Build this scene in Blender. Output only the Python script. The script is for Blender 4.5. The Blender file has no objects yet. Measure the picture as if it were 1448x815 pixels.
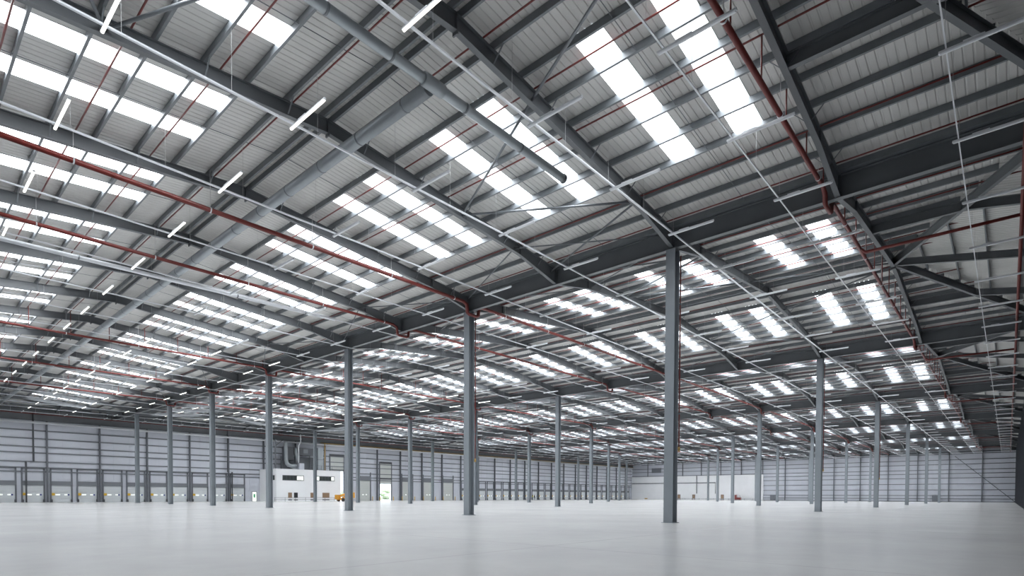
import bpy, math, random
from mathutils import Vector, Matrix
random.seed(7)
SC = bpy.context.scene
COL = SC.collection

# ------------------------------------------------------------------ camera
S = 32.37                       # span of one roof bay (m)
YAW, PITCH, ROLL = 0.7237, -0.0224, 0.0038
CAM = Vector((-29.136, -14.030, 1.468))
F_PX, CY_PX = 793.5, 719.04
fw = Vector((math.cos(YAW) * math.cos(PITCH), math.sin(YAW) * math.cos(PITCH), math.sin(PITCH)))
rt = Vector((math.sin(YAW), -math.cos(YAW), 0)); up = rt.cross(fw)
rt, up = (math.cos(ROLL) * rt + math.sin(ROLL) * up, -math.sin(ROLL) * rt + math.cos(ROLL) * up)
cd = bpy.data.cameras.new('camera'); cam = bpy.data.objects.new('camera', cd); COL.objects.link(cam)
cam.matrix_world = Matrix(((rt.x, up.x, -fw.x, CAM.x), (rt.y, up.y, -fw.y, CAM.y), (rt.z, up.z, -fw.z, CAM.z), (0, 0, 0, 1)))
cd.sensor_fit = 'HORIZONTAL'; cd.sensor_width = 36.0
cd.lens = F_PX / 1448 * 36; cd.shift_y = (CY_PX - 407.5) / 1448
cd.clip_start = 0.1; cd.clip_end = 2000
SC.camera = cam

# ------------------------------------------------------------------ world and exposure
w = bpy.data.worlds.new('overcast_sky'); SC.world = w; w.use_nodes = True
bg = w.node_tree.nodes['Background']; bg.inputs[0].default_value = (0.86, 0.93, 1.0, 1); bg.inputs[1].default_value = 4.0
SKY_PANEL = 14.0                # radiance of daylight leaving the translucent rooflights
vs = SC.view_settings; vs.view_transform = 'Standard'; vs.look = 'None'; vs.gamma = 1.0; vs.use_curve_mapping = False
vs.exposure = 0.0
cy = SC.cycles
cy.use_denoising = True
try: cy.denoiser = 'OPENIMAGEDENOISE'
except Exception: pass
cy.max_bounces = 8; cy.diffuse_bounces = 5; cy.glossy_bounces = 3; cy.transmission_bounces = 4
cy.use_light_tree = True
cy.sample_clamp_direct = 2.5
cy.caustics_reflective = False; cy.caustics_refractive = False

# ------------------------------------------------------------------ dimensions
X0, X1, Y0, Y1 = -S, 6 * S, -16.0, 112.0        # inside of the building
H = S / 2
SL = 0.088                                        # roof slope
ZR = 17.45                                        # rafter top at a ridge
PUR = 0.28                                        # purlin depth
RIDGES = [-S / 2 + S * k for k in range(7)]
FRAMES = [-8 + 8 * k for k in range(15)]          # y of the portal frames, -8 .. 104
def zt(off): return ZR - SL * abs(off)            # top of steel at an offset from a ridge
ZV = zt(H)                                        # 16.03 at a valley

# ------------------------------------------------------------------ materials
def mat(name, col, rough=0.6, metal=0.0, spec=0.5, var=0.0, scale=2.0, emis=None, stretch=None, bump=0.0, coat=0.0):
    m = bpy.data.materials.new(name); m.use_nodes = True
    nt = m.node_tree; b = nt.nodes['Principled BSDF']
    b.inputs['Base Color'].default_value = (*col, 1); b.inputs['Roughness'].default_value = rough
    b.inputs['Metallic'].default_value = metal; b.inputs['Specular IOR Level'].default_value = spec
    if coat: b.inputs['Coat Weight'].default_value = coat
    if emis:
        b.inputs['Emission Color'].default_value = (*emis[0], 1); b.inputs['Emission Strength'].default_value = emis[1]
    if var or bump:
        tc = nt.nodes.new('ShaderNodeTexCoord'); mp = nt.nodes.new('ShaderNodeMapping')
        geo = nt.nodes.new('ShaderNodeNewGeometry')
        nz = nt.nodes.new('ShaderNodeTexNoise'); nz.inputs['Scale'].default_value = scale; nz.inputs['Detail'].default_value = 5
        if stretch: mp.inputs['Scale'].default_value = stretch
        nt.links.new(geo.outputs['Position'], mp.inputs[0]); nt.links.new(mp.outputs[0], nz.inputs[0])
        if var:
            rp = nt.nodes.new('ShaderNodeValToRGB')
            rp.color_ramp.elements[0].position = 0.3; rp.color_ramp.elements[1].position = 0.7
            rp.color_ramp.elements[0].color = (*[c * (1 - var) for c in col], 1)
            rp.color_ramp.elements[1].color = (*[min(1, c * (1 + var)) for c in col], 1)
            nt.links.new(nz.outputs['Fac'], rp.inputs[0]); nt.links.new(rp.outputs[0], b.inputs['Base Color'])
        if bump:
            bp = nt.nodes.new('ShaderNodeBump'); bp.inputs['Strength'].default_value = bump; bp.inputs['Distance'].default_value = 0.02
            nt.links.new(nz.outputs['Fac'], bp.inputs['Height']); nt.links.new(bp.outputs[0], b.inputs['Normal'])
    return m
M = {}
M['sheet'] = mat('roof_liner', (0.55, 0.545, 0.53), 0.5, 0, 0.4, 0.10, 0.35)
M['hip'] = M['sheet']
M['rooflight'] = mat('rooflight_translucent', (0.9, 0.93, 0.95), 0.5, emis=((0.93, 0.97, 1.0), SKY_PANEL))
M['galv'] = mat('galvanised_steel', (0.17, 0.185, 0.20), 0.42, 0.15, 0.5, 0.12, 1.5)
M['steel'] = mat('grey_painted_steel', (0.125, 0.135, 0.145), 0.45, 0, 0.5, 0.08, 0.7)
M['column'] = mat('column_paint', (0.215, 0.24, 0.265), 0.45, 0, 0.5, 0.05, 0.7)
M['dark'] = mat('dark_rail_steel', (0.07, 0.075, 0.085), 0.5)
M['post'] = mat('wall_post_steel', (0.13, 0.14, 0.16), 0.5)
M['rail'] = mat('side_rail_steel', (0.17, 0.18, 0.20), 0.5)
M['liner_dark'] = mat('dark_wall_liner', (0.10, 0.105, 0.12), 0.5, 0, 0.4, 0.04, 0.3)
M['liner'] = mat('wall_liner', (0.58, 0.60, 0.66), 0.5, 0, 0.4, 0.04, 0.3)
M['red'] = mat('red_sprinkler_paint', (0.15, 0.022, 0.018), 0.4)
M['duct'] = mat('spiral_duct_steel', (0.34, 0.37, 0.39), 0.35, 0.4, 0.5, 0.08, 1.0)
M['silver'] = mat('zinc_tray', (0.70, 0.72, 0.75), 0.35, 0.2)
M['wire'] = mat('steel_wire', (0.5, 0.5, 0.5), 0.4, 0.4)
M['lamp_body'] = mat('lamp_body', (0.72, 0.74, 0.77), 0.4)
M['lamp_on'] = mat('lamp_diffuser_on', (0.9, 0.9, 0.85), 0.4, emis=((1.0, 0.97, 0.88), 2.0))
M['lamp_off'] = mat('lamp_diffuser_off', (0.78, 0.80, 0.83), 0.3)
M['white'] = mat('white_wall_paint', (0.88, 0.89, 0.91), 0.55, 0, 0.4, 0.02, 0.5)
M['door'] = mat('sectional_door', (0.64, 0.67, 0.69), 0.45, 0, 0.5, 0.03, 0.6)
M['rdoor'] = mat('roller_door', (0.55, 0.57, 0.55), 0.45)
M['glassw'] = mat('bright_window', (0.8, 0.85, 0.8), 0.2, emis=((0.95, 1.0, 0.93), 0.9))
M['glass'] = mat('dark_window', (0.05, 0.06, 0.06), 0.1, 0, 0.6)
M['yellow'] = mat('yellow_sign', (0.65, 0.40, 0.03), 0.5)
M['blue'] = mat('blue_sign', (0.05, 0.07, 0.25), 0.5)
M['gold'] = mat('yellow_gas_pipe', (0.42, 0.26, 0.07), 0.4)
M['brown'] = mat('brown_board', (0.26, 0.17, 0.11), 0.6)
M['black'] = mat('black_opening', (0.015, 0.015, 0.018), 0.6)
M['orange'] = mat('machine_yellow', (0.70, 0.33, 0.02), 0.4)
M['rubber'] = mat('tyre_rubber', (0.03, 0.03, 0.03), 0.7)
M['green'] = mat('exit_green', (0.10, 0.45, 0.22), 0.5)
M['cloth_dark'] = mat('dark_clothing', (0.03, 0.035, 0.05), 0.8)
M['hivis'] = mat('hi_vis_vest', (0.55, 0.55, 0.10), 0.7)
M['skin'] = mat('skin', (0.45, 0.28, 0.2), 0.6)
M['asphalt'] = mat('yard_concrete', (0.45, 0.45, 0.44), 0.8, 0, 0.3, 0.1, 0.2)
M['carpaint'] = mat('pale_blue_car', (0.35, 0.45, 0.6), 0.3, 0, 0.5, coat=0.5)
M['foliage'] = mat('hedge_leaves', (0.42, 0.50, 0.34), 0.8, 0, 0.3, 0.4, 3.0)

# concrete floor: pale power-floated slab with cloudy mottling, faint pour strips and gloss
def floor_mat():
    m = bpy.data.materials.new('polished_concrete'); m.use_nodes = True
    nt = m.node_tree; b = nt.nodes['Principled BSDF']; N = nt.nodes.new; L = nt.links.new
    geo = N('ShaderNodeNewGeometry')
    n1 = N('ShaderNodeTexNoise'); n1.inputs['Scale'].default_value = 0.16; n1.inputs['Detail'].default_value = 6; n1.inputs['Roughness'].default_value = 0.6
    n2 = N('ShaderNodeTexNoise'); n2.inputs['Scale'].default_value = 1.7; n2.inputs['Detail'].default_value = 7
    L(geo.outputs['Position'], n1.inputs[0]); L(geo.outputs['Position'], n2.inputs[0])
    r1 = N('ShaderNodeValToRGB'); r1.color_ramp.elements[0].position = 0.32; r1.color_ramp.elements[1].position = 0.68
    r1.color_ramp.elements[0].color = (0.615, 0.615, 0.615, 1); r1.color_ramp.elements[1].color = (0.68, 0.675, 0.67, 1)
    r2 = N('ShaderNodeValToRGB'); r2.color_ramp.elements[0].position = 0.3; r2.color_ramp.elements[1].position = 0.7
    r2.color_ramp.elements[0].color = (0.965, 0.965, 0.965, 1); r2.color_ramp.elements[1].color = (1, 1, 1, 1)
    mx = N('ShaderNodeMixRGB'); mx.blend_type = 'MULTIPLY'; mx.inputs[0].default_value = 1
    L(n1.outputs['Fac'], r1.inputs[0]); L(n2.outputs['Fac'], r2.inputs[0]); L(r1.outputs[0], mx.inputs[1]); L(r2.outputs[0], mx.inputs[2])
    # construction joints: thin dark lines every 8.09 m in x and 16 m in y
    sp = N('ShaderNodeSeparateXYZ'); L(geo.outputs['Position'], sp.inputs[0])
    def line(out, pitch, off, wd):
        a = N('ShaderNodeMath'); a.operation = 'ADD'; a.inputs[1].default_value = off + 40 * pitch; L(out, a.inputs[0])
        d = N('ShaderNodeMath'); d.operation = 'MODULO'; d.inputs[1].default_value = pitch; L(a.outputs[0], d.inputs[0])
        c = N('ShaderNodeMath'); c.operation = 'LESS_THAN'; c.inputs[1].default_value = wd; L(d.outputs[0], c.inputs[0]); return c
    j1 = line(sp.outputs[0], S / 2, 0.01, 0.02); j2 = line(sp.outputs[1], 16, 4, 0.02)
    jm = N('ShaderNodeMath'); jm.operation = 'MAXIMUM'; L(j1.outputs[0], jm.inputs[0]); L(j2.outputs[0], jm.inputs[1])
    m2 = N('ShaderNodeMixRGB'); m2.inputs[2].default_value = (0.3, 0.3, 0.3, 1)
    L(jm.outputs[0], m2.inputs[0]); L(mx.outputs[0], m2.inputs[1]); L(m2.outputs[0], b.inputs['Base Color'])
    rr = N('ShaderNodeMapRange'); rr.inputs[3].default_value = 0.19; rr.inputs[4].default_value = 0.25
    L(n1.outputs['Fac'], rr.inputs[0]); L(rr.outputs[0], b.inputs['Roughness'])
    b.inputs['Specular IOR Level'].default_value = 0.45
    return m
M['floor'] = floor_mat()

# ------------------------------------------------------------------ mesh helpers
class MB:
    def __init__(s): s.v = []; s.f = []; s.sm = []
    def poly(s, vs, fs, smooth=False):
        n = len(s.v); s.v += [tuple(p) for p in vs]; s.f += [tuple(i + n for i in f) for f in fs]; s.sm += [smooth] * len(fs); return s
    def box(s, a, b):
        (x0, y0, z0), (x1, y1, z1) = a, b
        return s.poly([(x0, y0, z0), (x1, y0, z0), (x1, y1, z0), (x0, y1, z0), (x0, y0, z1), (x1, y0, z1), (x1, y1, z1), (x0, y1, z1)],
                      [(0, 3, 2, 1), (4, 5, 6, 7), (0, 1, 5, 4), (1, 2, 6, 5), (2, 3, 7, 6), (3, 0, 4, 7)])
    def extr(s, prof, p, q, upv=(0, 0, 1)):      # closed profile [(u,v)] swept p->q ; v along upv
        p, q = Vector(p), Vector(q); d = (q - p).normalized(); u = Vector(upv); side = d.cross(u).normalized(); u = side.cross(d)
        n = len(prof); vs = [p + side * a + u * b for a, b in prof] + [q + side * a + u * b for a, b in prof]
        fs = [(i, (i + 1) % n, n + (i + 1) % n, n + i) for i in range(n)] + [tuple(range(n))[::-1], tuple(range(n, 2 * n))]
        return s.poly(vs, fs)
    def bar(s, p, q, wd, ht, upv=(0, 0, 1)):
        return s.extr([(-wd / 2, -ht / 2), (wd / 2, -ht / 2), (wd / 2, ht / 2), (-wd / 2, ht / 2)], p, q, upv)
    def ibeam(s, p, q, d, b, tf=0.025, tw=0.016, upv=(0, 0, 1)):   # p,q on top centre line, depth d downwards
        h, t = b / 2, tw / 2
        return s.extr([(-h, 0), (-h, -tf), (-t, -tf), (-t, -d + tf), (-h, -d + tf), (-h, -d), (h, -d), (h, -d + tf), (t, -d + tf), (t, -tf), (h, -tf), (h, 0)], p, q, upv)
    def tube(s, pts, r, n=8, cap=True):
        pts = [Vector(p) for p in pts]; rings = []
        for i, p in enumerate(pts):
            d = (pts[min(i + 1, len(pts) - 1)] - pts[max(i - 1, 0)]).normalized()
            if i == 0:
                a = Vector((0, 0, 1)) if abs(d.z) < 0.9 else Vector((1, 0, 0)); u = d.cross(a).normalized()
            else: u = (u - d * u.dot(d)).normalized()
            v = u.cross(d)
            k = 1.0
            if 0 < i < len(pts) - 1:
                c = (pts[i + 1] - p).normalized().dot((p - pts[i - 1]).normalized()); k = 1 / max(0.5, math.sqrt(max(0.01, (1 + c) / 2)))
            rings.append([p + (u * math.cos(2 * math.pi * j / n) + v * math.sin(2 * math.pi * j / n)) * r * k for j in range(n)])
        vs = [p for rg in rings for p in rg]; fs = []
        for i in range(len(pts) - 1):
            for j in range(n):
                fs.append((i * n + j, i * n + (j + 1) % n, (i + 1) * n + (j + 1) % n, (i + 1) * n + j))
        s.poly(vs, fs, True)
        if cap:
            m = len(s.v) - len(vs); s.f += [tuple(m + j for j in range(n))[::-1], tuple(m + (len(pts) - 1) * n + j for j in range(n))]; s.sm += [False, False]
        return s
    def mesh(s, name, m=None):
        me = bpy.data.meshes.new(name); me.from_pydata(s.v, [], s.f); me.polygons.foreach_set('use_smooth', s.sm)
        if m: me.materials.append(M[m])
        me.update(); return me
def link(name, me, parent=None, loc=None, rz=0, scale=None):
    o = bpy.data.objects.new(name, me); COL.objects.link(o)
    if parent: o.parent = parent
    if loc: o.location = loc
    if rz: o.rotation_euler.z = rz
    if scale: o.scale = scale
    return o
def tag(o, label=None, cat=None, group=None, kind=None):
    for k, v in (('label', label), ('category', cat), ('group', group), ('kind', kind)):
        if v: o[k] = v
    return o
def empty(name, loc=(0, 0, 0), rz=0):
    o = bpy.data.objects.new(name, None); COL.objects.link(o); o.location = loc; o.rotation_euler.z = rz; o.empty_display_size = 0.3; return o
def part(name, mb, m, parent, **k): return link(name, mb.mesh(name, m), parent, **k)
ORD = ['zeroth', 'first', 'second', 'third', 'fourth', 'fifth', 'sixth', 'seventh', 'eighth', 'ninth', 'tenth', 'eleventh', 'twelfth', 'thirteenth', 'fourteenth', 'fifteenth', 'sixteenth', 'seventeenth', 'eighteenth', 'nineteenth', 'twentieth']
def ordw(n):
    if n <= 20: return ORD[n]
    return {2: 'twenty', 3: 'thirty'}[n // 10] + ('-' + ORD[n % 10] if n % 10 else '') if n % 10 else {30: 'thirtieth', 40: 'fortieth'}[n]
def dist(x, y, z=16): return (Vector((x, y, z)) - CAM).length
def seen(x, y, z=16, mg=0.25):      # roughly inside the photographed field
    d = Vector((x, y, z)) - CAM; zz = d.dot(fw)
    if zz < 1: return False
    a = d.dot(rt) / zz * F_PX / 1448; b = d.dot(up) / zz * F_PX / 1448
    return abs(a) < 0.5 + mg and -0.12 - mg < b < 0.5 + mg

# ------------------------------------------------------------------ floor
fl = link('floor', MB().box((X0 - 0.3, Y0 - 0.3, -0.3), (X1 + 0.3, Y1 + 0.3, 0)).mesh('floor', 'floor'))
tag(fl, 'pale polished concrete warehouse floor', 'floor', kind='structure')

# ------------------------------------------------------------------ roof
ceil = empty('ceiling'); tag(ceil, 'grey steel portal roof with translucent rooflights', 'ceiling', kind='structure')
P = 8 / 28                                     # rib pitch of the liner sheet
PROF = [(0, 0), (0.20, 0), (0.222, 0.022), (0.262, 0.022), (P, 0)]
def corr(mb, y0, n, x0f, x1f, zf):             # n ribs from y0; x0f,x1f give the ends at y, zf(x,y)
    for i in range(n):
        for (a, za), (b, zb) in zip(PROF[:-1], PROF[1:]):
            ya, yb = y0 + i * P + a, y0 + i * P + b
            pa0, pa1, pb0, pb1 = x0f(ya), x1f(ya), x0f(yb), x1f(yb)
            mb.poly([(pa0, ya, zf(pa0, ya) + za), (pa1, ya, zf(pa1, ya) + za), (pb1, yb, zf(pb1, yb) + zb), (pb0, yb, zf(pb0, yb) + zb)], [(0, 1, 2, 3)])
RL0, RL1 = 3.32, 11.12                         # rooflight run down the slope
zs = lambda x, y=0: zt(x) + PUR + 0.005
sheet_me, light_me = {}, {}
SHIFTS = (0, 1, 3, 4)                            # the sheet module creeps against the frames farther back
def shift(y): return 0 if y < 24 else 1 if y < 32 else 3 if y < 48 else 4
for sh in SHIFTS:
    for sg in (-1, 1):
        mb = MB()
        for i0, i1, holes in ((0, 6 + sh, 0), (6 + sh, 10 + sh, 1), (10 + sh, 16 + sh, 0), (16 + sh, 20 + sh, 1), (20 + sh, 28, 0)):
            if holes:
                corr(mb, i0 * P, 4, lambda y: 0.0, lambda y: sg * RL0, zs); corr(mb, i0 * P, 4, lambda y: sg * RL1, lambda y: sg * (H - 0.28), zs)
            else: corr(mb, i0 * P, i1 - i0, lambda y: 0.0, lambda y: sg * (H - 0.28), zs)
        sheet_me[sg, sh] = mb.mesh('roof_sheet', 'sheet')
for sg in (-1, 1):
    mb = MB(); corr(mb, 0, 4, lambda y: sg * RL0, lambda y: sg * RL1, zs); light_me[sg] = mb.mesh('rooflight', 'rooflight')
rl = []
for r in RIDGES:
    for y in FRAMES[:-1]:
        for sg in (-1, 1):
            link('roof_sheet', sheet_me[sg, shift(y)], ceil, (r, y, 0))
            for i0 in (6, 16):
                yy = y + (i0 + shift(y)) * P
                rl.append((dist(r + sg * 7.2, yy) + (0 if seen(r + sg * 7.2, yy) else 500), r, yy, sg))
rl.sort()
for _, r, y, sg in rl[:300]: link('rooflight', light_me[sg], ceil, (r, y, 0))
mb = MB()
for _, r, y, sg in rl[300:]:
    me = light_me[sg]; mb.poly([(v.co.x + r, v.co.y + y, v.co.z) for v in me.vertices], [tuple(p.vertices) for p in me.polygons])
tag(part('distant_rooflights', mb, 'rooflight', ceil), kind='stuff')
# hipped ends against the long walls
for end in (0, 1):
    ya, yw, dy = (-8, -16, -1) if end == 0 else (104, 112, 1)
    zh = lambda t: ZR - (ZR - ZV) * t + PUR + 0.005     # t 0 at frame, 1 at wall
    for sg in (-1, 1):
        mb = MB(); y_lo = min(ya, yw)
        corr(mb, 0, 28, lambda y: sg * min(H - 0.28, H * abs(y_lo + y - ya) / 8), lambda y: sg * (H - 0.28), zs); sheet_me['h', end, sg] = mb.mesh('hip_side_sheet', 'sheet')
    mb = MB(); n = int(2 * H / P)
    for i in range(n):
        for (a, za), (b, zb) in zip(PROF[:-1], PROF[1:]):
            q = []
            for xx, zz in ((-H + i * P + a, za), (-H + i * P + b, zb)):
                t0 = abs(xx) / H; q += [(xx, ya + dy * 8 * t0, zh(t0) + zz), (xx, yw, zh(1) + zz)]
            mb.poly(q, [(0, 1, 3, 2)])
    hip_me = mb.mesh('hip_sheet', 'hip')
    mb = MB()
    for sg in (-1, 1): mb.ibeam((0, ya, ZR - 0.02), (sg * H, yw, ZV - 0.02), 0.5, 0.2)
    hipr = []
    for sg in (-1, 1): hipr.append(MB().ibeam((0, ya, ZR - 0.02), (sg * H, yw, ZV - 0.02), 0.5, 0.2).mesh('hip_rafter', 'steel'))
    jack = [MB().ibeam((0, ya, ZR - 0.05), (0, yw, ZV - 0.05), 0.45, 0.2).mesh('jack_beam', 'steel')]
    for sg in (-1, 1):
        jack.append(MB().ibeam((sg * H / 2, ya, zt(H / 2) - 0.02), (sg * H / 2, ya + dy * 4, zt(H / 2) - 0.02), 0.5, 0.2).mesh('jack_beam', 'steel'))
        jack.append(MB().ibeam((sg * H / 2, ya + dy * 4, zt(H / 2) - 0.05), (sg * H / 2, yw, ZV - 0.05), 0.45, 0.2).mesh('jack_beam', 'steel'))
    leak_strips = [MB().bar((0, ya + dy * 0.0, ZR + PUR + 0.09), (sg * H, yw, ZV + PUR + 0.09), 0.9, 0.06).mesh('hip_leak_strip', 'steel') for sg in (-1, 1)]  # strips added above the sheets to block sky leaking through the hip gaps
    hpur = []
    for t in (0.2, 0.4, 0.6, 0.8, 0.97):
        z = zh(t) - 0.005 - PUR / 2
        hpur.append(MB().bar((-H * t + 0.1, ya + dy * 8 * t, z), (H * t - 0.1, ya + dy * 8 * t, z), 0.07, PUR).mesh('hip_purlin', 'galv'))
    for r in RIDGES:
        for sg in (-1, 1): link('hip_side_sheet', sheet_me['h', end, sg], ceil, (r, min(ya, yw), 0))
        link('hip_sheet', hip_me, ceil, (r, 0, 0))
        for me in hipr: link('hip_rafter', me, ceil, (r, 0, 0))
        for me in jack: link('jack_beam', me, ceil, (r, 0, 0))
        for me in leak_strips: link('hip_leak_strip', me, ceil, (r, 0, 0))
        for me in hpur: link('hip_purlin', me, ceil, (r, 0, 0))

# rafters (one portal rafter per span and frame)
def rafter_mesh(dep=0.58, hl=3.6, hd=0.98):
    mb = MB(); t = 0.012; tf = 0.028; fwid = 0.11
    for sg in (-1, 1):
        xs = [0, H - hl, H - 0.12]; top = [zt(x) for x in xs]; bot = [top[0] - dep, top[1] - dep, zt(H - 0.12) - hd]
        for i in (0, 1):
            q = [(sg * xs[i], top[i]), (sg * xs[i + 1], top[i + 1]), (sg * xs[i + 1], bot[i + 1]), (sg * xs[i], bot[i])]
            mb.poly([(a, -t, b) for a, b in q] + [(a, t, b) for a, b in q], [(0, 1, 2, 3), (7, 6, 5, 4), (0, 4, 5, 1), (3, 2, 6, 7)])
            for e0, e1, up_ in ((top[i], top[i + 1], -1), (bot[i], bot[i + 1], 1)):
                mb.bar((sg * xs[i], 0, e0 + up_ * tf / 2), (sg * xs[i + 1], 0, e1 + up_ * tf / 2), 2 * fwid, tf)
        mb.box((sg * (H - hl) - 0.012, -fwid, zt(H - hl) - dep + 0.01), (sg * (H - hl) + 0.012, fwid, zt(H - hl) - 0.01))
        mb.box((min(sg * (H - 0.13), sg * (H - 0.1)), -0.13, ZV - 1.0), (max(sg * (H - 0.13), sg * (H - 0.1)), 0.13, ZV))
    mb.box((-0.03, -0.12, ZR - dep - 0.12), (0.03, 0.12, ZR + 0.02))
    return mb.mesh('rafter', 'steel')
rme = rafter_mesh()
stay = MB()
POFF = [0.22 + 1.56 * k for k in range(11)]
for sg in (-1, 1):
    for o in POFF[1::2]:
        for s2 in (-1, 1): stay.bar((sg * o, s2 * 0.06, zt(o) - 0.5), (sg * o, s2 * 0.62, zt(o) + 0.1), 0.05, 0.02)
stay_me = stay.mesh('fly_brace', 'galv')
for r in RIDGES:
    for y in FRAMES:
        link('rafter', rme, ceil, (r, y, 0))
        if dist(r, y) < 75 and seen(r, y, mg=0.6): tag(link('rafter_stays', stay_me, ceil, (r, y, 0)), kind='stuff')

# purlins, one 8 m length per bay
cpro = [(-0.045, 0), (0.045, 0), (0.045, 0.02), (-0.02, 0.02), (-0.02, PUR - 0.02), (0.045, PUR - 0.02), (0.045, PUR), (-0.045, PUR)]
pur_me = MB().extr(cpro, (0, 0, 0), (0, 8, 0)).mesh('purlin', 'galv')
pl = []
for r in RIDGES:
    for sg in (-1, 1):
        for o in POFF:
            for y in FRAMES[:-1]:
                pl.append((dist(r + sg * o, y + 4) + (0 if seen(r + sg * o, y + 4) else 300), r + sg * o, y, zt(o), 8.0))
            for ya, dy in ((-8, -1), (104, 1)):
                ln = 8 * min(1, o / H) - 0.05
                if ln > 0.5:
                    yy = ya - ln if dy < 0 else ya
                    pl.append((dist(r + sg * o, yy) + (0 if seen(r + sg * o, yy + ln / 2) else 300), r + sg * o, yy, zt(o), ln))
pl.sort()
for _, x, y, z, ln in pl[:300]: link('purlin', pur_me, ceil, (x, y, z), scale=None if ln == 8 else (1, ln / 8, 1))
mb = MB()
for _, x, y, z, ln in pl[300:]: mb.extr(cpro, (x, y, z), (x, y + ln, z))
tag(part('distant_purlins', mb, 'galv', ceil), kind='stuff')
# anti-sag rods between the purlins at mid bay (near part of the roof)
mb = MB()
for r in RIDGES[:3]:
    for y in [f + 4 for f in FRAMES[:8]]:
        for sg in (-1, 1): mb.bar((r + sg * 0.3, y, zt(0.3) + 0.06), (r + sg * (H - 0.5), y, zt(H - 0.5) + 0.06), 0.022, 0.022)
tag(part('sag_rods', mb, 'galv', ceil), kind='stuff')

# valley beams, gutters, eaves beams
vb = MB().ibeam((0, 0, ZV + 0.02), (0, 16, ZV + 0.02), 1.04, 0.30, 0.035, 0.02)
for y in (8,): vb.box((-0.13, y - 0.008, ZV - 0.98), (0.13, y + 0.008, ZV - 0.02))
vb_me = vb.mesh('valley_beam', 'steel')
g = [(-0.30, ZV + 0.28), (-0.30, ZV + 0.06), (0.30, ZV + 0.06), (0.30, ZV + 0.28), (0.285, ZV + 0.28), (0.285, ZV + 0.075), (-0.285, ZV + 0.075), (-0.285, ZV + 0.28)]
gut_me = MB().extr([(a, b) for a, b in g], (0, Y0, 0), (0, Y1, 0)).mesh('valley_gutter', 'galv')
for k in range(6):
    x = S * k
    for i in range(8): link('valley_beam', vb_me, ceil, (x, -16 + 16 * i, 0))
    link('valley_gutter', gut_me, ceil, (x, 0, 0))
for x in (X0 + 0.25, X1 - 0.25): part('eaves_beam', MB().ibeam((x, Y0, ZV - 0.02), (x, Y1, ZV - 0.02), 0.6, 0.25), 'steel', ceil)
for y, dd in ((Y0 + 0.3, 0.9), (Y1 - 0.62, 1.95)): part('eaves_beam', MB().ibeam((X0, y, ZV - 0.02), (X1, y, ZV - 0.02), dd, 0.28), 'steel', ceil)  # dock-wall beam deepened to give a dark band along the wall top

# plan bracing tubes in the roof
def brace(a, b, r=0.057):
    pz = lambda x: zt(min(abs(x - q) for q in RIDGES)) - 0.36
    part('brace_tube', MB().tube([(a[0], a[1], pz(a[0])), (b[0], b[1], pz(b[0]))], r, 8), 'galv', ceil)
for r in RIDGES[:5]:
    for sg in (-1, 1):
        brace((r + sg * 4, 0), (r + sg * 7.9, 8)); brace((r + sg * 12.1, 0), (r + sg * 7.9, 8)); brace((r + sg * 12.1, 0), (r + sg * 15.6, 8), 0.05)
        brace((r + sg * 4, 0), (r + sg * 0.3, -8)); brace((r + sg * 12.1, 8), (r + sg * 15.7, 0.3), 0.04); brace((r + sg * 12.1, 8), (r + sg * 15.7, 15.7), 0.04)
        for y in (32, 48, 64, 80): brace((r + sg * 12.1, y - 8), (r + sg * 15.7, y - 16), 0.04); brace((r + sg * 12.1, y - 8), (r + sg * 15.7, y), 0.04)

# ------------------------------------------------------------------ steel columns
col_top = ZV - 1.04
cw, cdp = 0.54, 0.55
shaft = MB().extr([(-cw / 2, -cdp / 2), (cw / 2, -cdp / 2), (cw / 2, -cdp / 2 + 0.04), (0.015, -cdp / 2 + 0.04), (0.015, cdp / 2 - 0.04), (cw / 2, cdp / 2 - 0.04), (cw / 2, cdp / 2), (-cw / 2, cdp / 2), (-cw / 2, cdp / 2 - 0.04), (-0.015, cdp / 2 - 0.04), (-0.015, -cdp / 2 + 0.04), (-cw / 2, -cdp / 2 + 0.04)],
                     (0, 0, 0.03), (0, 0, col_top - 0.03), (1, 0, 0)).mesh('shaft', 'column')
bp_me = MB().box((-0.36, -0.36, 0), (0.36, 0.36, 0.03)).mesh('base_plate', 'column')
cp_me = MB().box((-0.30, -0.30, col_top - 0.03), (0.30, 0.30, col_top)).mesh('cap_plate', 'steel')
rown = ['nearest', 'second', 'third', 'fourth', 'fifth', 'farthest']
for j in range(6):
    for i in range(7):
        c = empty('steel_column', (S * j, 16 * i, 0))
        where = 'closest to the right-hand wall' if i == 0 else ('closest to the dock-door wall' if i == 6 else f'{ORD[i + 1]} from the right-hand wall')
        tag(c, f'grey steel column {where} in the {rown[j]} row of columns', 'column', 'free-standing steel columns')
        link('shaft', shaft, c); link('base_plate', bp_me, c); link('cap_plate', cp_me, c)

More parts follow.
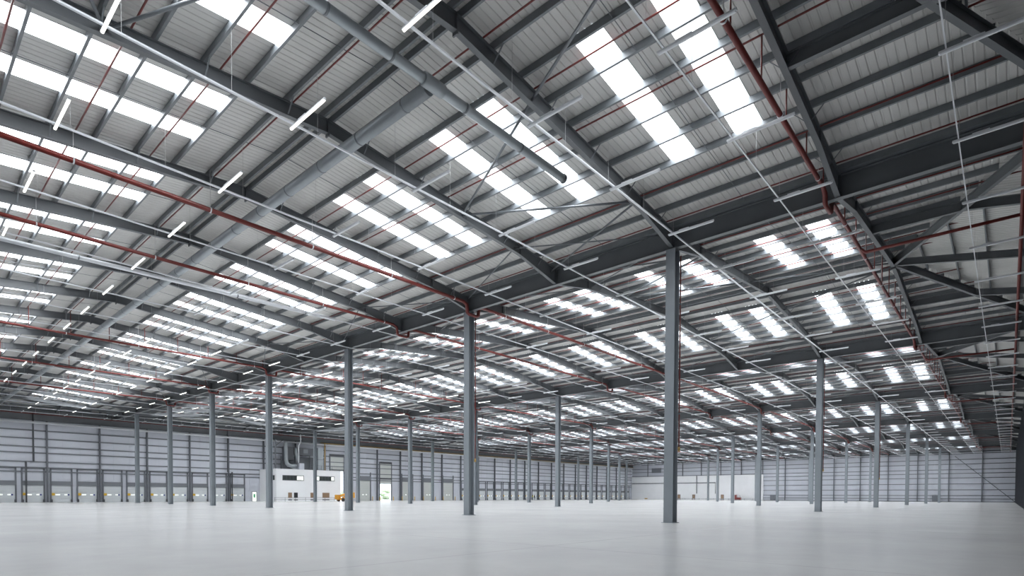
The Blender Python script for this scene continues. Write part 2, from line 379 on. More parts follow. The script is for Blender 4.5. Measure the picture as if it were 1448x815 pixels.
# ------------------------------------------------------------------ walls
RAILZ = [0.1, 1.0, 2.0, 3.8, 5.64, 7.5, 8.9, 10.1, 11.8, 13.2, 15.0]
def wall(name, label, origin, rz, L, posts, rails, panel_w, holes=(), top=ZV + 0.3, lm='liner'):
    """local: x along the wall, +y into the room; holes = (x0,x1,z0,z1)"""
    o = empty(name, origin, rz); tag(o, label, 'wall', kind='structure')
    n = max(1, round(L / panel_w)); pw = L / n
    full = MB().box((0, -0.12, 0), (pw, -0.03, top)).box((0.03, -0.03, 0), (pw - 0.03, 0, top)).mesh('wall_panel', lm)
    for i in range(n):
        a, b = i * pw, (i + 1) * pw
        hs = [h for h in holes if h[0] < b - 0.02 and h[1] > a + 0.02]
        if not hs: link('wall_panel', full, o, (a, 0, 0)); continue
        h = hs[0]; mb = MB()
        if h[0] > a + 0.02: mb.box((a, -0.12, 0), (h[0], 0, top))
        if h[1] < b - 0.02: mb.box((h[1], -0.12, 0), (b, 0, top))
        mb.box((max(a, h[0]), -0.12, h[3]), (min(b, h[1]), 0, top))
        if h[2] > 0: mb.box((max(a, h[0]), -0.12, 0), (min(b, h[1]), 0, h[2]))
        part('wall_panel', mb, lm, o)
    for p in posts: part('wall_post', MB().ibeam((p, 0.5, 0), (p, 0.5, top - 0.4), 0.42, 0.22, 0.02, 0.012, (0, 1, 0)), 'post', o)
    for z in rails:
        segs = [(0, L)]
        for h in sorted(holes):
            if h[2] < z < h[3]: segs = [t for a, b in segs for t in ((a, min(b, h[0])), (max(a, h[1]), b)) if t[1] - t[0] > 0.1]
        for a, b in segs: part('side_rail', MB().box((a, 0, z - 0.11), (b, 0.16, z + 0.11)), 'rail', o)
    return o
# long wall with the loading docks: local x runs from the far corner back, so world x = X1 - local x
LL = X1 - X0
DX = lambda x: X1 - x
dcols = [-1.77 + 7.6 * k for k in range(-4, 26)]
rollers = [(45.35, 49.0, 8.0, 'raised'), (53.6, 56.9, 5.3, 'shut'), (60.0, 63.6, 4.6, 'raised'), (67.34, 70.9, 5.3, 'shut'), (74.9, 78.5, 5.3, 'shut'), (82.4, 86.3, 5.3, 'shut')]
openings = [(45.35, 49.0, 0, 7.6), (60.0, 63.6, 0, 4.5)]
wl = wall('wall_left', 'long grey clad wall lined with loading dock doors', (X1, Y1, 0), math.pi, LL, [DX(x) for x in dcols if X0 < x < X1], [5.3, 6.0, 7.0, 8.55, 9.6, 11.0, 12.4, 14.2], 2.53, [(DX(b), DX(a), z0, z1) for a, b, z0, z1 in openings])
wf = wall('wall_far', 'grey clad end wall across the far side', (X1, Y0, 0), math.pi / 2, Y1 - Y0, [8 * k for k in range(1, 16)], RAILZ, 2.667)
part('wall_brace', MB().bar((14.6, 0.3, 14.3), (0.4, 0.3, 0.15), 0.16, 0.16), 'post', wf)
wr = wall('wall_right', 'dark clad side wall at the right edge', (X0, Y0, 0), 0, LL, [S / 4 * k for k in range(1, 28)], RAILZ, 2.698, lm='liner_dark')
wb = wall('wall_back', 'grey clad end wall behind the camera', (X0, Y1, 0), -math.pi / 2, Y1 - Y0, [8 * k for k in range(1, 16)], RAILZ, 2.667, lm='liner_dark')  # unseen wall; liner made dark to cut light bounced onto the near floor

# ------------------------------------------------------------------ dock doors
def dock_proto():
    hw, hh = 1.37, 2.95; r = {}
    mb = MB(); n = 5
    for i in range(n): mb.box((-hw, -0.05, 0.02 + i * hh / n), (hw, 0.0, (i + 1) * hh / n - 0.015))
    r['door_leaf'] = mb.mesh('door_leaf', 'door')
    r['frame'] = MB().box((-hw - 0.22, -0.18, 0), (-hw, 0, 6.0)).box((hw, -0.18, 0), (hw + 0.22, 0, 6.0)).mesh('track_frame', 'post')
    r['header'] = MB().box((-hw, -0.22, hh), (hw, 0, hh + 0.75)).mesh('header', 'rail')
    r['shaft'] = MB().tube([(-hw - 0.2, -0.2, 5.85), (hw + 0.2, -0.2, 5.85)], 0.06, 6).mesh('spring_shaft', 'dark')
    r['w1'] = MB().box((-hw + 0.55, -0.07, 1.22), (-hw + 1.15, -0.05, 1.42)).mesh('window', 'glassw')
    r['w2'] = MB().box((hw - 0.95, -0.07, 1.22), (hw - 0.55, -0.05, 1.42)).mesh('window', 'glassw')
    r['ys'] = MB().box((-hw - 0.02, -0.2, 1.2), (-hw + 0.42, -0.07, 1.62)).mesh('sign', 'yellow')
    r['bs'] = MB().box((hw - 0.5, -0.09, 1.18), (hw - 0.25, -0.05, 1.44)).mesh('sign', 'blue')
    r['bump'] = MB().box((-hw - 0.14, -0.3, 0), (-hw + 0.1, -0.18, 0.5)).box((hw - 0.1, -0.3, 0), (hw + 0.14, -0.18, 0.5)).mesh('door_guard', 'dark')
    return r
dp = dock_proto(); nd = 0
dock_x = []
for k, c in zip(range(-4, 26), dcols):
    if k in (4, 5, 6, 7, 8, 9, 10, 11): continue
    for o in (1.95, 5.7):
        x = c + o
        if x < X0 + 2.2 or x > X1 - 2.2 or (26 < x < 44): continue
        dock_x.append(x)
nl = nr = 0
for x in dock_x:
    if x < 28:
        nl += 1; lab = f'pale sectional dock door, {ordw(nl)} from the left end of the dock wall'
    else:
        nr += 1; lab = f'pale sectional dock door, {ordw(nr)} beyond the tall roller doors'
    d = empty('dock_door', (x, Y1 - 0.02, 0)); tag(d, lab, 'door', 'dock doors along the left wall')
    for nm, me in (('door_leaf', 'door_leaf'), ('track_frame', 'frame'), ('header', 'header'), ('spring_shaft', 'shaft'), ('window', 'w1'), ('window', 'w2'), ('sign', 'ys'), ('sign', 'bs'), ('door_guard', 'bump')):
        link(nm, dp[me], d)
# tall roller doors
rlabel = ['raised tall roller door beside the white office block', 'shut roller door left of the bright open doorway', 'half raised roller door over the bright open doorway', 'shut roller door next right of the bright doorway', 'shut roller door second right of the bright doorway', 'shut roller door third right of the bright doorway']
blabel = ['the doorway beside the office block', 'the shut door before the bright doorway', 'the bright open doorway', 'the first shut door past the bright doorway', 'the second shut door past the bright doorway', 'the third shut door past the bright doorway']
for (a, b, hh, state), lab, blab in zip(rollers, rlabel, blabel):
    c = (a + b) / 2; hw = (b - a) / 2
    d = empty('roller_door', (c, Y1 - 0.02, 0)); tag(d, lab, 'door', 'tall roller doors')
    trk = 11.6 if hh > 7 else (10.4 if state == 'raised' else 7.4)
    part('track_frame', MB().box((-hw - 0.25, -0.2, 0), (-hw, 0, trk)).box((hw, -0.2, 0), (hw + 0.25, 0, trk)), 'post', d)
    if state == 'shut':
        mb = MB()
        for i in range(9): mb.box((-hw, -0.06, 0.02 + i * hh / 9), (hw, 0, (i + 1) * hh / 9 - 0.02))
        part('door_leaf', mb, 'rdoor', d)
        for q in (-0.7, 0.3): part('window', MB().box((q, -0.08, 1.45), (q + 0.4, -0.06, 1.7)), 'glassw', d)
        part('header', MB().box((-hw, -0.3, hh), (hw, 0, hh + 1.1)), 'rail', d)
    else:
        z0 = 7.4 if hh > 7 else 4.45
        top = trk - 0.5
        mb = MB(); n = int((top - z0) / 0.6)
        for i in range(n): mb.box((-hw, -0.14, z0 + i * (top - z0) / n), (hw, -0.06, z0 + (i + 1) * (top - z0) / n - 0.02))
        part('door_leaf', mb, 'rdoor', d)
        part('header', MB().box((-hw, -0.3, trk - 0.5), (hw, 0, trk)).box((-hw, -0.34, 5.7 if hh < 7 else 7.6), (hw, -0.15, 6.0 if hh < 7 else 7.8)), 'dark', d)
    for q in (-hw - 0.45, hw + 0.35):
        bo = empty('bollard', (c + q, Y1 - 0.75, 0)); tag(bo, f"yellow bollard at the {'left' if q < 0 else 'right'} side of {blab}", 'bollard', 'yellow bollards')
        part('bollard_post', MB().tube([(0, 0, 0), (0, 0, 1.1)], 0.09, 8), 'yellow', bo)
        part('bollard_foot', MB().box((-0.14, -0.14, 0), (0.14, 0.14, 0.02)), 'dark', bo)
# outside yard seen through the open doors
yd = link('ground', MB().box((-40, Y1 + 0.15, -0.35), (230, Y1 + 90, -0.05)).mesh('ground', 'asphalt')); tag(yd, 'pale concrete service yard outside the open doors', 'ground', kind='structure')
hd = MB()
for i in range(160):
    x = random.uniform(30, 130); y = random.uniform(Y1 + 40, Y1 + 44); z = random.uniform(0.3, 3.2); r = random.uniform(0.7, 1.4)
    n = len(hd.v)
    vs_ = []
    for a in range(3):
        for b in range(7): vs_.append((x + r * math.cos(b * 0.9) * (0.6, 1, 0.5)[a], y + r * math.sin(b * 0.9) * (0.6, 1, 0.5)[a], z + (a - 1) * r * 0.7))
    hd.poly(vs_, [(a * 7 + b, a * 7 + (b + 1) % 7, (a + 1) * 7 + (b + 1) % 7, (a + 1) * 7 + b) for a in range(2) for b in range(7)] + [tuple(range(7))[::-1], tuple(range(14, 21))])
hg = part('hedge', hd, 'foliage', None); tag(hg, 'green hedge outside beyond the service yard', 'hedge', kind='stuff')
car = empty('parked_car', (63.6, Y1 + 9, -0.05), 0.3); tag(car, 'pale blue car parked outside the open doorway', 'car')
mb = MB(); prof = [(-2.1, 0.35), (-2.1, 0.85), (-1.3, 0.95), (-0.7, 1.45), (0.9, 1.45), (1.7, 0.95), (2.1, 0.8), (2.1, 0.35)]
mb.poly([(a, -0.85, b) for a, b in prof] + [(a, 0.85, b) for a, b in prof], [tuple(range(8)), tuple(range(8, 16))[::-1]] + [(i, 8 + i, 8 + (i + 1) % 8, (i + 1) % 8) for i in range(8)])
part('body', mb, 'carpaint', car)
part('side_window', MB().box((-0.65, -0.87, 0.98), (1.1, 0.87, 1.36)), 'glass', car)
for sx in (-1.35, 1.35):
    for sy in (-0.8, 0.8): part('wheel', MB().tube([(sx, sy - 0.1, 0.32), (sx, sy + 0.1, 0.32)], 0.32, 12), 'rubber', car)

# pipes and trays along the dock wall
def pipe(name, label, cat, pts, r, m, n=8, group=None):
    o = part(name, MB().tube(pts, r, n), m, None); return tag(o, label, cat, group)
pipe('silver_pipe', 'long silver pipe high along the dock wall', 'pipe', [(X0 + 1, 110.7, 13.65), (X1 - 1, 110.7, 13.65)], 0.2, 'silver')
gp = empty('gas_pipe'); tag(gp, 'yellow gas pipe running high along the dock wall', 'pipe')
part('pipe_run', MB().tube([(41.9, 108.5, 7.1), (41.9, 108.5, 13.7), (41.9, 110.6, 14.0), (X1 - 1, 110.6, 14.0)], 0.08, 8), 'gold', gp)
for k in range(20): part('bracket', MB().bar((44 + 7.6 * k, 110.6, 13.9), (44 + 7.6 * k, Y1, 13.9), 0.05, 0.05), 'dark', gp)
sm = empty('sprinkler_main', (0, 0, 0)); tag(sm, 'red sprinkler main along the eaves of the dock wall', 'pipe', 'red sprinkler mains')
part('main_pipe', MB().tube([(X0 + 1, 109.5, 15.0), (X1 - 1, 109.5, 15.0)], 0.075, 8), 'red', sm)
mb = MB()
for k in range(70): mb.bar((X0 + 2 + 3.2 * k, 109.5, 15.0), (X0 + 2 + 3.2 * k, 109.5, 16.0), 0.03, 0.03, (1, 0, 0))
tag(part('hanger_rods', mb, 'wire', sm), kind='stuff')
for x, xo, zb, lab in ((-11.3, -1.0, 7.0, 'left of the leftmost wall posts'), (20.6, 0.9, 6.3, 'left of the white office block')):
    pipe('downpipe', f'dark rainwater downpipe with a jog on the dock wall, {lab}', 'pipe', [(x, 111.02, 15.4), (x, 111.02, zb), (x + xo, 111.02, zb), (x + xo, 111.02, 0)], 0.11, 'dark')
fe = empty('fire_exit', (26.6, Y1 - 0.02, 0)); tag(fe, 'bright fire exit door with a green sign by the office block', 'door')
part('door_leaf', MB().box((-0.45, -0.06, 0.05), (0.45, 0, 2.05)), 'glassw', fe); part('frame', MB().box((-0.55, -0.09, 0), (-0.45, 0, 2.15)).box((0.45, -0.09, 0), (0.55, 0, 2.15)).box((-0.55, -0.09, 2.05), (0.55, 0, 2.15)), 'dark', fe)
part('exit_sign', MB().box((-0.2, -0.08, 0.8), (0.2, -0.062, 1.6)), 'green', fe)

# ------------------------------------------------------------------ white office block against the dock wall
of = empty('office_block', (27.8, 104, 0)); tag(of, 'white two storey office block with strip windows against the dock wall', 'building')
W, D, HT = 15.5, 7.9, 7.1
part('walls', MB().box((0, 0, 0), (W, D, HT)), 'white', of)
part('coping', MB().box((-0.05, -0.05, HT - 0.14), (W + 0.05, 0, HT)), 'white', of)
def win(x0, x1, z0, z1, n, lit, y=-0.04):
    f = part('window_frame', MB().box((x0 - 0.1, y - 0.03, z0 - 0.1), (x1 + 0.1, 0.0, z1 + 0.1)), 'dark', of)
    for i in range(n):
        a, b = x0 + (x1 - x0) * i / n + 0.04, x0 + (x1 - x0) * (i + 1) / n - 0.04
        part('pane', MB().box((a, y - 0.05, z0 + 0.04), (b, y - 0.03, z1 - 0.04)), 'glassw' if i in lit else 'glass', f)
win(1.5, 6.2, 4.7, 5.65, 6, (4, 5)); win(9.3, 13.8, 4.75, 5.65, 6, (0, 5))
f = part('window_frame', MB().box((-0.06, 0.7, 4.65), (0, 1.6, 5.7)), 'dark', of); part('pane', MB().box((-0.08, 0.75, 4.7), (-0.06, 1.55, 5.65)), 'glass', f)
for x0, x1, m in ((2.65, 3.5, 'brown'), (4.0, 4.85, 'black'), (7.9, 8.7, 'brown'), (10.85, 11.75, 'brown'), (11.75, 12.6, 'brown')):
    part('hatch', MB().box((x0, -0.05, 0.78), (x1, 0, 1.95)), m, of)
    part('vent', MB().box((x0, -0.05, 0.25), (x1, 0, 0.5)), 'post', of)
gr = empty('guard_rail', (27.8, 102.8, 0)); tag(gr, 'low grey guard rail in front of the white office block', 'railing')
for z in (0.45, 0.85): part('rail', MB().tube([(-1, 0, z), (15.5, 0, z)], 0.035, 6), 'post', gr)
for i in range(8): part('rail_post', MB().tube([(-1 + 16.5 * i / 7, 0, 0), (-1 + 16.5 * i / 7, 0, 0.9)], 0.035, 6), 'post', gr)
# plant on the office roof
ZP = HT + 0.0
t = empty('supply_duct', (31.8, 107.5, ZP)); tag(t, 'large bent silver duct on the left of the office roof', 'duct')
part('duct_run', MB().tube([(-0.1, 0, 6.3), (-0.1, 0, 5.7), (0, 0, 2.2), (0.1, 0, 1.5), (0.6, 0, 1.0), (1.3, 0, 0.85), (2.6, 0, 0.95)], 0.42, 12), 'duct', t)
part('duct_foot', MB().box((1.2, -0.3, 0), (2.4, 0.3, 0.5)), 'duct', t)
t = empty('air_handling_unit', (36.8, 109, ZP)); tag(t, 'dark grey air handling unit hung above the office roof', 'machine')
part('casing', MB().box((-1.6, -1, 3.5), (2.1, 1, 5.2)), 'dark', t); part('access_panel', MB().box((-0.6, -1.04, 3.95), (0.5, -1, 4.9)), 'rail', t)
part('inlet_hood', MB().box((-4.9, -0.8, 2.2), (-2.9, 0.6, 5.3)), 'dark', t); part('plenum', MB().box((-4.6, 1.2, 0), (6.0, 2.0, 3.2)), 'rail', t)  # dark unit; casing and hood darkened and enlarged to carry the shade behind
for lx in (-1.5, 1.9):
    for ly in (-0.9, 0.8): part('support_leg', MB().box((lx, ly, 0), (lx + 0.1, ly + 0.1, 3.7)), 'rail', t)
t = empty('riser_duct', (40.3, 108, ZP)); tag(t, 'square galvanised riser duct on the right of the office roof', 'duct')
part('duct_run', MB().box((-0.75, -0.5, 0), (0.6, 0.5, 5.4)), 'duct', t); [part('flange', MB().box((-0.8, -0.55, q), (0.65, 0.55, q + 0.1)), 'galv', t) for q in (0.3, 2.6)]
t = empty('attenuator_duct', (34.6, 108.6, ZP)); tag(t, 'short flared galvanised duct behind the white flue', 'duct')
part('duct_run', MB().tube([(0, 0, 5.2), (0, 0, 4.0), (0.3, 0, 3.0), (0.35, 0, 1.5)], 0.45, 10), 'duct', t); part('flange', MB().box((-0.5, -0.5, 5.1), (0.5, 0.5, 5.2)), 'galv', t)
t = empty('flue', (34.6, 107.2, ZP)); tag(t, 'thin white flue pipe rising from the office roof', 'pipe')
part('flue_pipe', MB().tube([(0, 0, 1.551), (0, 0, 5.6), (0.5, 0, 6.4), (0.5, 0, 8.1)], 0.12, 8), 'white', t); part('collar', MB().tube([(0.5, 0, 7.0), (0.5, 0, 7.15)], 0.2, 8), 'white', t)
t = empty('plant_cabinet', (35.1, 107.2, ZP)); tag(t, 'pale cabinet at the foot of the white flue', 'cabinet')
part('cabinet_body', MB().box((-0.6, -0.5, 0), (0.6, 0.5, 1.55)), 'liner', t); part('cabinet_door', MB().box((-0.5, -0.53, 0.1), (0.5, -0.5, 1.45)), 'liner', t)
t = empty('roof_railing', (36.0, 104.5, ZP)); tag(t, 'grey handrail along the office roof edge', 'railing')
for z in (0.55, 1.05): part('rail', MB().tube([(0, 0, z), (5.5, 0, z)], 0.03, 6), 'post', t)
for i in range(5): part('rail_post', MB().tube([(i * 1.37, 0, 0), (i * 1.37, 0, 1.1)], 0.03, 6), 'post', t)
t = empty('pipe_frame', (29.7, 108.2, ZP)); tag(t, 'tall grey steel support post with a diagonal strut on the office roof', 'post')
part('upright', MB().bar((0, 0, 0), (0, 0, 6.7), 0.22, 0.22, (1, 0, 0)), 'rail', t); part('strut', MB().bar((0, 0, 5.2), (1.6, 0, 6.6), 0.12, 0.12), 'rail', t)

# ------------------------------------------------------------------ white partition and things along the far wall
XF = X1 - 0.72
pw_ = link('partition', MB().box((XF, 55.7, 0), (X1 - 0.05, Y1 - 0.3, 9.85)).mesh('partition', 'white')); tag(pw_, 'plain white partition across the left half of the far wall', 'wall', kind='structure')
pipe('wall_pipe', 'grey pipe crossing the white partition and dropping near its middle', 'pipe', [(XF - 0.12, 111.3, 6.95), (XF - 0.12, 73.9, 6.95), (XF - 0.12, 73.9, 2.6)], 0.13, 'rail')
pipe('drop_pipe', 'thick grey drop pipe hanging down the white partition', 'pipe', [(XF - 0.5, 81.5, 9.9), (XF - 0.5, 81.5, 2.6)], 0.2, 'rail')
for y, lab in ((89.3, 'just right of the nearest steel column'), (82.9, 'below the thick drop pipe'), (71.1, 'left of the red machine')):
    d = empty('partition_door', (XF, y, 0)); tag(d, f'small brown door in the white partition, {lab}', 'door', 'brown partition doors')
    part('door_leaf', MB().box((-0.06, -0.5, 0.05), (0, 0.5, 2.1)), 'brown', d); part('vision_panel', MB().box((-0.08, -0.35, 0.1), (-0.06, 0.35, 0.5)), 'liner', d); part('frame', MB().box((-0.08, -0.6, 0), (0, -0.5, 2.2)).box((-0.08, 0.5, 0), (0, 0.6, 2.2)).box((-0.08, -0.6, 2.1), (0, 0.6, 2.2)), 'dark', d)
gr = empty('barrier_rail', (XF - 1.5, 56, 0)); tag(gr, 'low blue grey barrier rail along the white partition', 'railing')
for z in (0.3, 0.6): part('rail', MB().tube([(0, 0, z), (0, 33, z)], 0.05, 6), 'rail', gr)
for i in range(12): part('rail_post', MB().tube([(0, 3 * i, 0), (0, 3 * i, 0.7)], 0.06, 6), 'rail', gr)
t = empty('floor_sweeper', (XF - 2.2, 64.2, 0)); tag(t, 'small red and grey machine parked by the white partition', 'machine')
part('body', MB().box((-0.6, -1.1, 0.3), (0.6, 1.1, 1.05)), 'red', t); part('seat_back', MB().box((-0.5, 0.6, 1.05), (0.5, 1.1, 2.1)), 'red', t); part('skirt', MB().box((-0.65, -1.15, 0.08), (0.65, 1.15, 0.3)), 'rail', t); part('column', MB().bar((0, -0.9, 1.05), (0, -0.6, 1.9), 0.1, 0.1), 'dark', t)
for sx in (-0.55, 0.55):
    for sy in (-0.7, 0.7): part('wheel', MB().tube([(sx - 0.06, sy, 0.2), (sx + 0.06, sy, 0.2)], 0.2, 10), 'rubber', t)
t = empty('cable_drum', (XF - 1.2, 103.9, 0)); tag(t, 'small yellow cable drum on the floor before the partition', 'drum')
for q in (-0.5, 0.44): part('drum_cheek', MB().tube([(0, q, 0.36), (0, q + 0.06, 0.36)], 0.36, 12), 'gold', t)
part('drum_core', MB().tube([(0, -0.44, 0.36), (0, 0.44, 0.36)], 0.2, 10), 'gold', t)
for y, nm, lab in ((52.1, 'switch_cabinet', 'dark grey switch cabinet just right of the white partition'), (3.2, 'meter_cabinet', 'grey green cabinet low on the far wall near the right corner')):
    t = empty(nm, (X1 - 0.6, y, 0)); tag(t, lab, 'cabinet')
    part('cabinet_body', MB().box((-0.5, -0.85, 0.1), (0.4, 0.85, 2.15)), 'rail', t)
    for q in (-0.8, 0.03): part('cabinet_door', MB().box((-0.54, q, 0.2), (-0.5, q + 0.77, 2.05)), 'post', t)
    part('plinth', MB().box((-0.5, -0.85, 0), (0.4, 0.85, 0.1)), 'dark', t)
t = empty('wall_louvre', (X1 - 0.2, 100, 12.5)); tag(t, 'grey louvre grille set high in the far wall left part', 'vent')
part('louvre_frame', MB().box((-0.05, -2.2, -1), (0.05, 2.2, 1)), 'rail', t)
for i in range(6): part('louvre_blade', MB().box((-0.1, -2.1, -0.9 + 0.3 * i), (-0.05, 2.1, -0.72 + 0.3 * i)), 'post', t)

# ------------------------------------------------------------------ yellow boom machine behind the third near column
t = empty('boom_lift', (41.3, 99, 0), 0.15); tag(t, 'yellow boom lift parked behind a column by the office block', 'machine')
part('chassis', MB().box((-1.7, -0.7, 0.35), (1.9, 0.7, 0.8)), 'orange', t); part('counterweight', MB().box((1.0, -0.75, 0.8), (2.3, 0.75, 2.05)), 'orange', t)
part('boom', MB().bar((1.2, 0, 1.9), (-1.6, 0, 1.2), 0.35, 0.4), 'orange', t); part('lower_boom', MB().bar((-0.6, 0, 0.8), (1.2, 0, 1.7), 0.3, 0.3), 'orange', t)
part('basket', MB().box((-2.3, -0.6, 0.5), (-1.6, 0.6, 0.6)).box((-2.3, -0.6, 0.6), (-2.26, 0.6, 1.5)).box((-1.64, -0.6, 0.6), (-1.6, 0.6, 1.5)).box((-2.3, -0.6, 1.45), (-1.6, -0.56, 1.5)).box((-2.3, 0.56, 1.45), (-1.6, 0.6, 1.5)), 'orange', t)
for sx in (-1.1, 1.3):
    for sy in (-0.75, 0.75): part('wheel', MB().tube([(sx, sy - 0.15, 0.4), (sx, sy + 0.15, 0.4)], 0.4, 14), 'rubber', t)

# ------------------------------------------------------------------ two people by the dock doors
def person(loc, rz, label, vest):
    root = empty('person', loc, rz); tag(root, label, 'person')
    vs_ = [(0, 0, 0.95), (0, 0, 1.15), (0, 0.01, 1.38), (0, 0.0, 1.5), (0, -0.02, 1.62), (0, -0.02, 1.74),
           (0.19, 0, 1.42), (0.24, 0.02, 1.14), (0.25, -0.08, 0.88), (0.25, -0.1, 0.79), (-0.19, 0, 1.42), (-0.24, 0.02, 1.14), (-0.25, -0.08, 0.88), (-0.25, -0.1, 0.79),
           (0.1, 0, 0.88), (0.11, -0.02, 0.48), (0.12, 0.02, 0.07), (0.13, -0.14, 0.05), (-0.1, 0, 0.88), (-0.11, -0.02, 0.48), (-0.12, 0.02, 0.07), (-0.13, -0.14, 0.05)]
    es = [(0, 1), (1, 2), (2, 3), (3, 4), (4, 5), (2, 6), (6, 7), (7, 8), (8, 9), (2, 10), (10, 11), (11, 12), (12, 13), (0, 14), (14, 15), (15, 16), (16, 17), (0, 18), (18, 19), (19, 20), (20, 21)]
    rad = [0.15, 0.14, 0.16, 0.06, 0.1, 0.085, 0.075, 0.055, 0.04, 0.035, 0.075, 0.055, 0.04, 0.035, 0.1, 0.075, 0.05, 0.04, 0.1, 0.075, 0.05, 0.04]
    me = bpy.data.meshes.new('body'); me.from_pydata(vs_, es, []); me.materials.append(M['cloth_dark'])
    o = link('body', me, root); sk = o.modifiers.new('skin', 'SKIN'); sk.use_smooth_shade = True
    if not me.skin_vertices: me.attributes  # layer is made by the modifier
    lay = me.skin_vertices[0].data if me.skin_vertices else None
    if lay:
        for d_, r_ in zip(lay, rad): d_.radius = (r_, r_ * 0.85)
        lay[0].use_root = True
    sb = o.modifiers.new('smooth', 'SUBSURF'); sb.levels = 1; sb.render_levels = 1
    part('hair', MB().tube([(0, 0.0, 1.68), (0, 0.0, 1.74), (0, 0.0, 1.8)], 0.105, 10), 'black', root)
    part('face', MB().tube([(0, -0.10, 1.58), (0, -0.115, 1.64), (0, -0.105, 1.71)], 0.05, 8), 'skin', root)
    if vest: part('vest', MB().tube([(0, 0, 0.98), (0, 0, 1.15), (0, 0, 1.40)], 0.215, 12), 'hivis', root)
person((120.16, 108.5, 0), 0.4, 'person in a yellow hi-vis vest standing by the dock doors', True)
person((121.56, 108.8, 0), -0.5, 'person in dark clothes standing right of the one in hi-vis', False)

# ------------------------------------------------------------------ sprinkler pipes
def rz_(x): return zt(min(abs(x - q) for q in RIDGES))
spn = ['nearest', 'second', 'third', 'fourth', 'fifth', 'sixth', 'farthest']
RX = [-28.95 + 2.8 * k for k in range(11)]
for k in range(7):
    e = empty('sprinkler_range', (S * k, 0, 0)); tag(e, f'thin red sprinkler pipes below the purlins of the {spn[k]} roof span', 'pipe', 'sprinkler range pipes')
    for x in RX: part('range_pipe', MB().tube([(x, -15, rz_(x) + 0.05), (x, -8, rz_(x) + 0.05), (x, 110, rz_(x) + 0.05)], 0.034, 6), 'red', e)
def main(y, z, label, r=0.095, risers=True, x_to=X1 - 2, bands=True):
    e = empty('sprinkler_main', (0, y, 0)); tag(e, label, 'pipe', 'red sprinkler mains')
    pts = [(X0 + 1, 0, z)]
    for k in range(6):
        v = S * k
        if v > x_to - 3: break
        pts += [(v - 1.0, 0, z), (v - 0.62, 0, z - 0.15), (v - 0.55, 0, 14.75), (v - 0.4, 0, 14.68), (v + 0.4, 0, 14.68), (v + 0.55, 0, 14.75), (v + 0.62, 0, z - 0.15), (v + 1.0, 0, z)]
    pts.append((x_to, 0, z)); part('main_pipe', MB().tube(pts, r, 10), 'red', e)
    for k in range(7):
        for x in RX:
            xx = x + S * k
            if xx > x_to: continue
            if risers and k < 4: part('riser', MB().tube([(xx, 0, z), (xx, 0, rz_(xx) + 0.05)], 0.03, 6), 'red', e)
    if bands:
        for k in range(26):
            xx = X0 + 3.5 + 5.4 * k
            if xx < min(x_to, 100) and abs((xx + 1.5) % S - 1.5) > 1.2:
                part('pipe_clip', MB().tube([(xx - 0.03, 0, z), (xx + 0.03, 0, z)], r + 0.02, 10), 'silver', e)
                part('hanger_rod', MB().bar((xx, 0, z), (xx, 0, rz_(xx) + 0.1), 0.02, 0.02, (1, 0, 0)), 'wire', e)
main(-7.6, 15.3, 'red sprinkler main with many risers beside the right-hand roof frames')
main(15.62, 15.46, 'thick red sprinkler main crossing to the second near column', 0.115, risers=False)
main(23.9, 15.44, 'red sprinkler main one frame beyond the thick red main', 0.10, risers=False)
main(47.4, 15.4, 'red sprinkler main crossing to the fourth near column')
main(63.5, 15.4, 'red sprinkler main crossing to the fifth near column')
main(79.5, 15.4, 'red sprinkler main crossing to the sixth near column')
e = empty('sprinkler_main', (0, 0, 0)); tag(e, 'red sprinkler main running close to the right-hand wall', 'pipe', 'red sprinkler mains')
part('main_pipe', MB().tube([(X0 + 1, -14.3, 15.0), (X1 - 2, -14.3, 15.0)], 0.085, 10), 'red', e)
for k in range(7):
    x = 7.25 + S * k - S
    if x < X1 - 3 and x > 0: part('link_pipe', MB().tube([(x, -7.7, 15.2), (x, -7.9, 15.0), (x, -14.3, 15.0)], 0.085, 8), 'red', e)
for (j, i, lab) in ((0, 1, 'second near column'), (0, 0, 'nearest column'), (1, 0, 'second-row column closest to the right-hand wall'), (2, 0, 'third-row column closest to the right-hand wall')):
    x, y = S * j + 0.34, 16 * i - 0.31
    d = empty('drop_pipe', (x, y, 0)); tag(d, f'thin red drop pipe strapped to the {lab}', 'pipe', 'red drop pipes on columns')
    part('pipe_run', MB().tube([(0, 0, 4.2), (0, 0, 14.7)], 0.04, 8), 'red', d); part('test_valve', MB().tube([(0, 0, 3.95), (0, 0, 4.2)], 0.07, 8), 'gold', d)
    for z in (6, 9, 12): part('pipe_clip', MB().box((-0.06, -0.06, z), (0.06, 0.06, z + 0.08)), 'post', d)

# ------------------------------------------------------------------ spiral ducts
d = empty('ridge_duct', (0, 0, 0)); tag(d, 'large round galvanised duct running away along the nearest ridge', 'duct')
part('duct_run', MB().tube([(-15.75, 1.9, 16.15), (-15.75, 111, 16.15)], 0.25, 16), 'duct', d)
for k in range(36): part('joint_band', MB().tube([(-15.75, 3.2 + 3 * k, 16.15), (-15.75, 3.28 + 3 * k, 16.15)], 0.262, 16), 'galv', d)
d = empty('cross_duct', (0, 0, 0)); tag(d, 'round galvanised duct crossing the ridge above the nearest frames', 'duct')
part('duct_run', MB().tube([(X0 + 1.5, 1.65, 16.15), (-7.9, 1.65, 16.15)], 0.18, 14), 'duct', d)
part('tee', MB().tube([(-16.2, 1.65, 16.15), (-15.3, 1.65, 16.15)], 0.235, 14), 'duct', d)
part('end_cap', MB().tube([(-7.95, 1.65, 16.15), (-7.85, 1.65, 16.15)], 0.2, 14), 'dark', d)
for x in (-29, -26, -23, -20, -17.6, -14.2, -11): part('joint_band', MB().tube([(x, 1.65, 16.15), (x + 0.08, 1.65, 16.15)], 0.192, 14), 'galv', d)
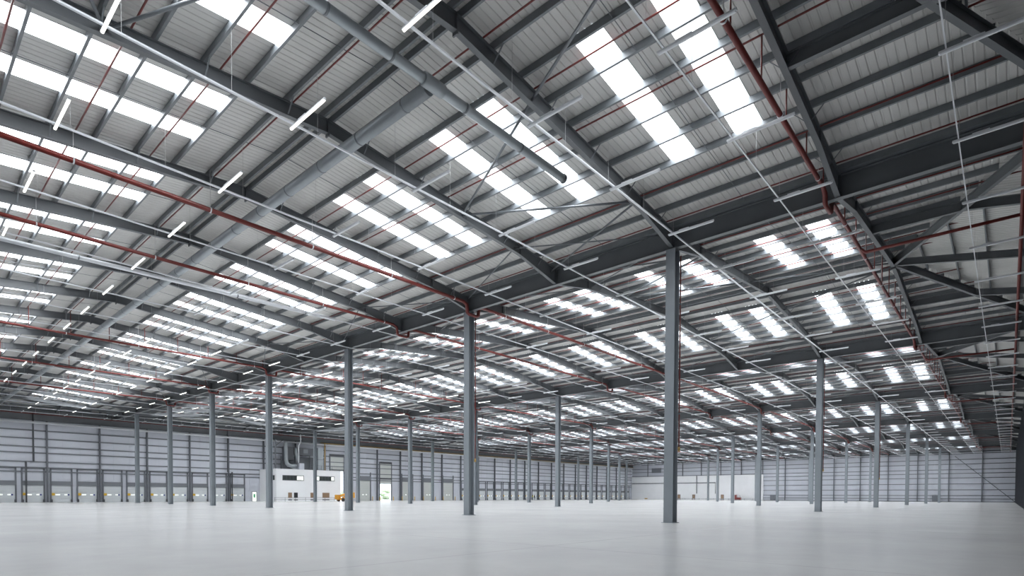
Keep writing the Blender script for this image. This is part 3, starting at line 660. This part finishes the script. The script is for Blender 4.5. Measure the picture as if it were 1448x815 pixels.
d = empty('branch_duct', (0, 0, 0)); tag(d, 'thinner silver duct crossing under the ridge duct farther back', 'duct')
part('duct_run', MB().tube([(X0 + 1.5, 28.4, 15.6), (-4.5, 26.85, 15.6)], 0.13, 12), 'silver', d)
for x in (-27, -21, -12, -7):
    yb = 28.4 + (x - X0 - 1.5) * (26.85 - 28.4) / (-4.5 - X0 - 1.5); part('joint_band', MB().tube([(x, yb, 15.6), (x + 0.08, yb, 15.6)], 0.155, 12), 'galv', d)

# ------------------------------------------------------------------ hanging cable trays and batten lights
ZT = 14.9
K = (ZT - CAM.z) / (15.3 - CAM.z)
TY = [CAM.y + (v - CAM.y) * K for v in [-12.35, -5.8, -0.55, 6.25, 12.95, 19.6, 26.1, 32.7, 39.0, 45.0, 51.3, 58.6, 65.0, 71.5, 78.0, 84.5, 91.0, 97.5, 104.0, 110.5]]
LX = [CAM.x + (v - CAM.x) * K for v in [-30.3, -24.5, -18.63, -12.85, -7.1, -1.3]] + [CAM.x + (4.74 - CAM.x) * K + 6.19 * q for q in range(31)]

lights = []
for n, y in enumerate(TY):
    e = empty('lighting_trunking', (0, y, 0)); tag(e, f'thin silver lighting trunking hung under the roof, {ordw(n + 1)} from the right-hand wall', 'trunking', 'suspended lighting trunking')
    for a, b in [(X0 + 0.8, -0.01)] + [(S * k, S * k + S - 0.01) for k in range(6)]:
        part('trunking_length', MB().bar((a, 0, ZT + 0.04), (min(b, X1 - 1), 0, ZT + 0.04), *((0.04, 0.035) if n == 0 else (0.055, 0.045) if n == 1 else (0.075, 0.06))), 'silver', e)
    mb = MB()
    for k in range(7):
        for o in POFF[1::2]:
            for sg in (-1, 1):
                x = RIDGES[k] + sg * o
                if dist(x, y) < 110 and abs(x - X0) > 1: mb.bar((x, 0, ZT + 0.06), (x, 0, zt(o)), 0.009, 0.009, (1, 0, 0))
    if mb.v: tag(part('suspension_wires', mb, 'wire', e), kind='stuff')
    for q, x in enumerate(LX):
        if x < X1 - 1: lights.append((dist(x, y, 15) + (0 if seen(x, y, 15) else 400), n, q, x, y))
lights.sort()
hb = MB().extr([(-0.05, 0), (0.05, 0), (0.035, 0.07), (-0.035, 0.07)], (0, -1.18, 0.0), (0, 1.18, 0.0)).mesh('housing', 'lamp_body')
df = {k: MB().extr([(-0.048, 0.0), (-0.03, -0.04), (0.03, -0.04), (0.048, 0.0)], (0, -1.15, 0), (0, 1.15, 0)).mesh('diffuser', k) for k in ('lamp_on', 'lamp_off')}
dr = MB().box((-0.03, 0.1, 0.07), (0.03, 0.6, 0.11)).mesh('driver', 'lamp_body')
on = lambda x, y: x < -16 or y > 42 and x < 34
for _, n, q, x, y in lights[:300]:
    e = empty('batten_light', (x, y - 1.0, ZT - 0.08))
    tag(e, f'slim white batten light, {ordw(q + 1)} along the {ordw(n + 1)} trunking from the right-hand wall', 'light', 'batten lights hung under the roof')
    link('housing', hb, e); link('diffuser', df['lamp_on' if on(x, y) else 'lamp_off'], e); link('driver', dr, e)
mb = MB()
for _, n, q, x, y in lights[300:]: mb.bar((x, y - 2.15, ZT - 0.06), (x, y + 0.15, ZT - 0.06), 0.1, 0.1)
tag(part('distant_batten_lights', mb, 'lamp_off', None), 'rows of distant white batten lights far back under the roof', 'light', kind='stuff')
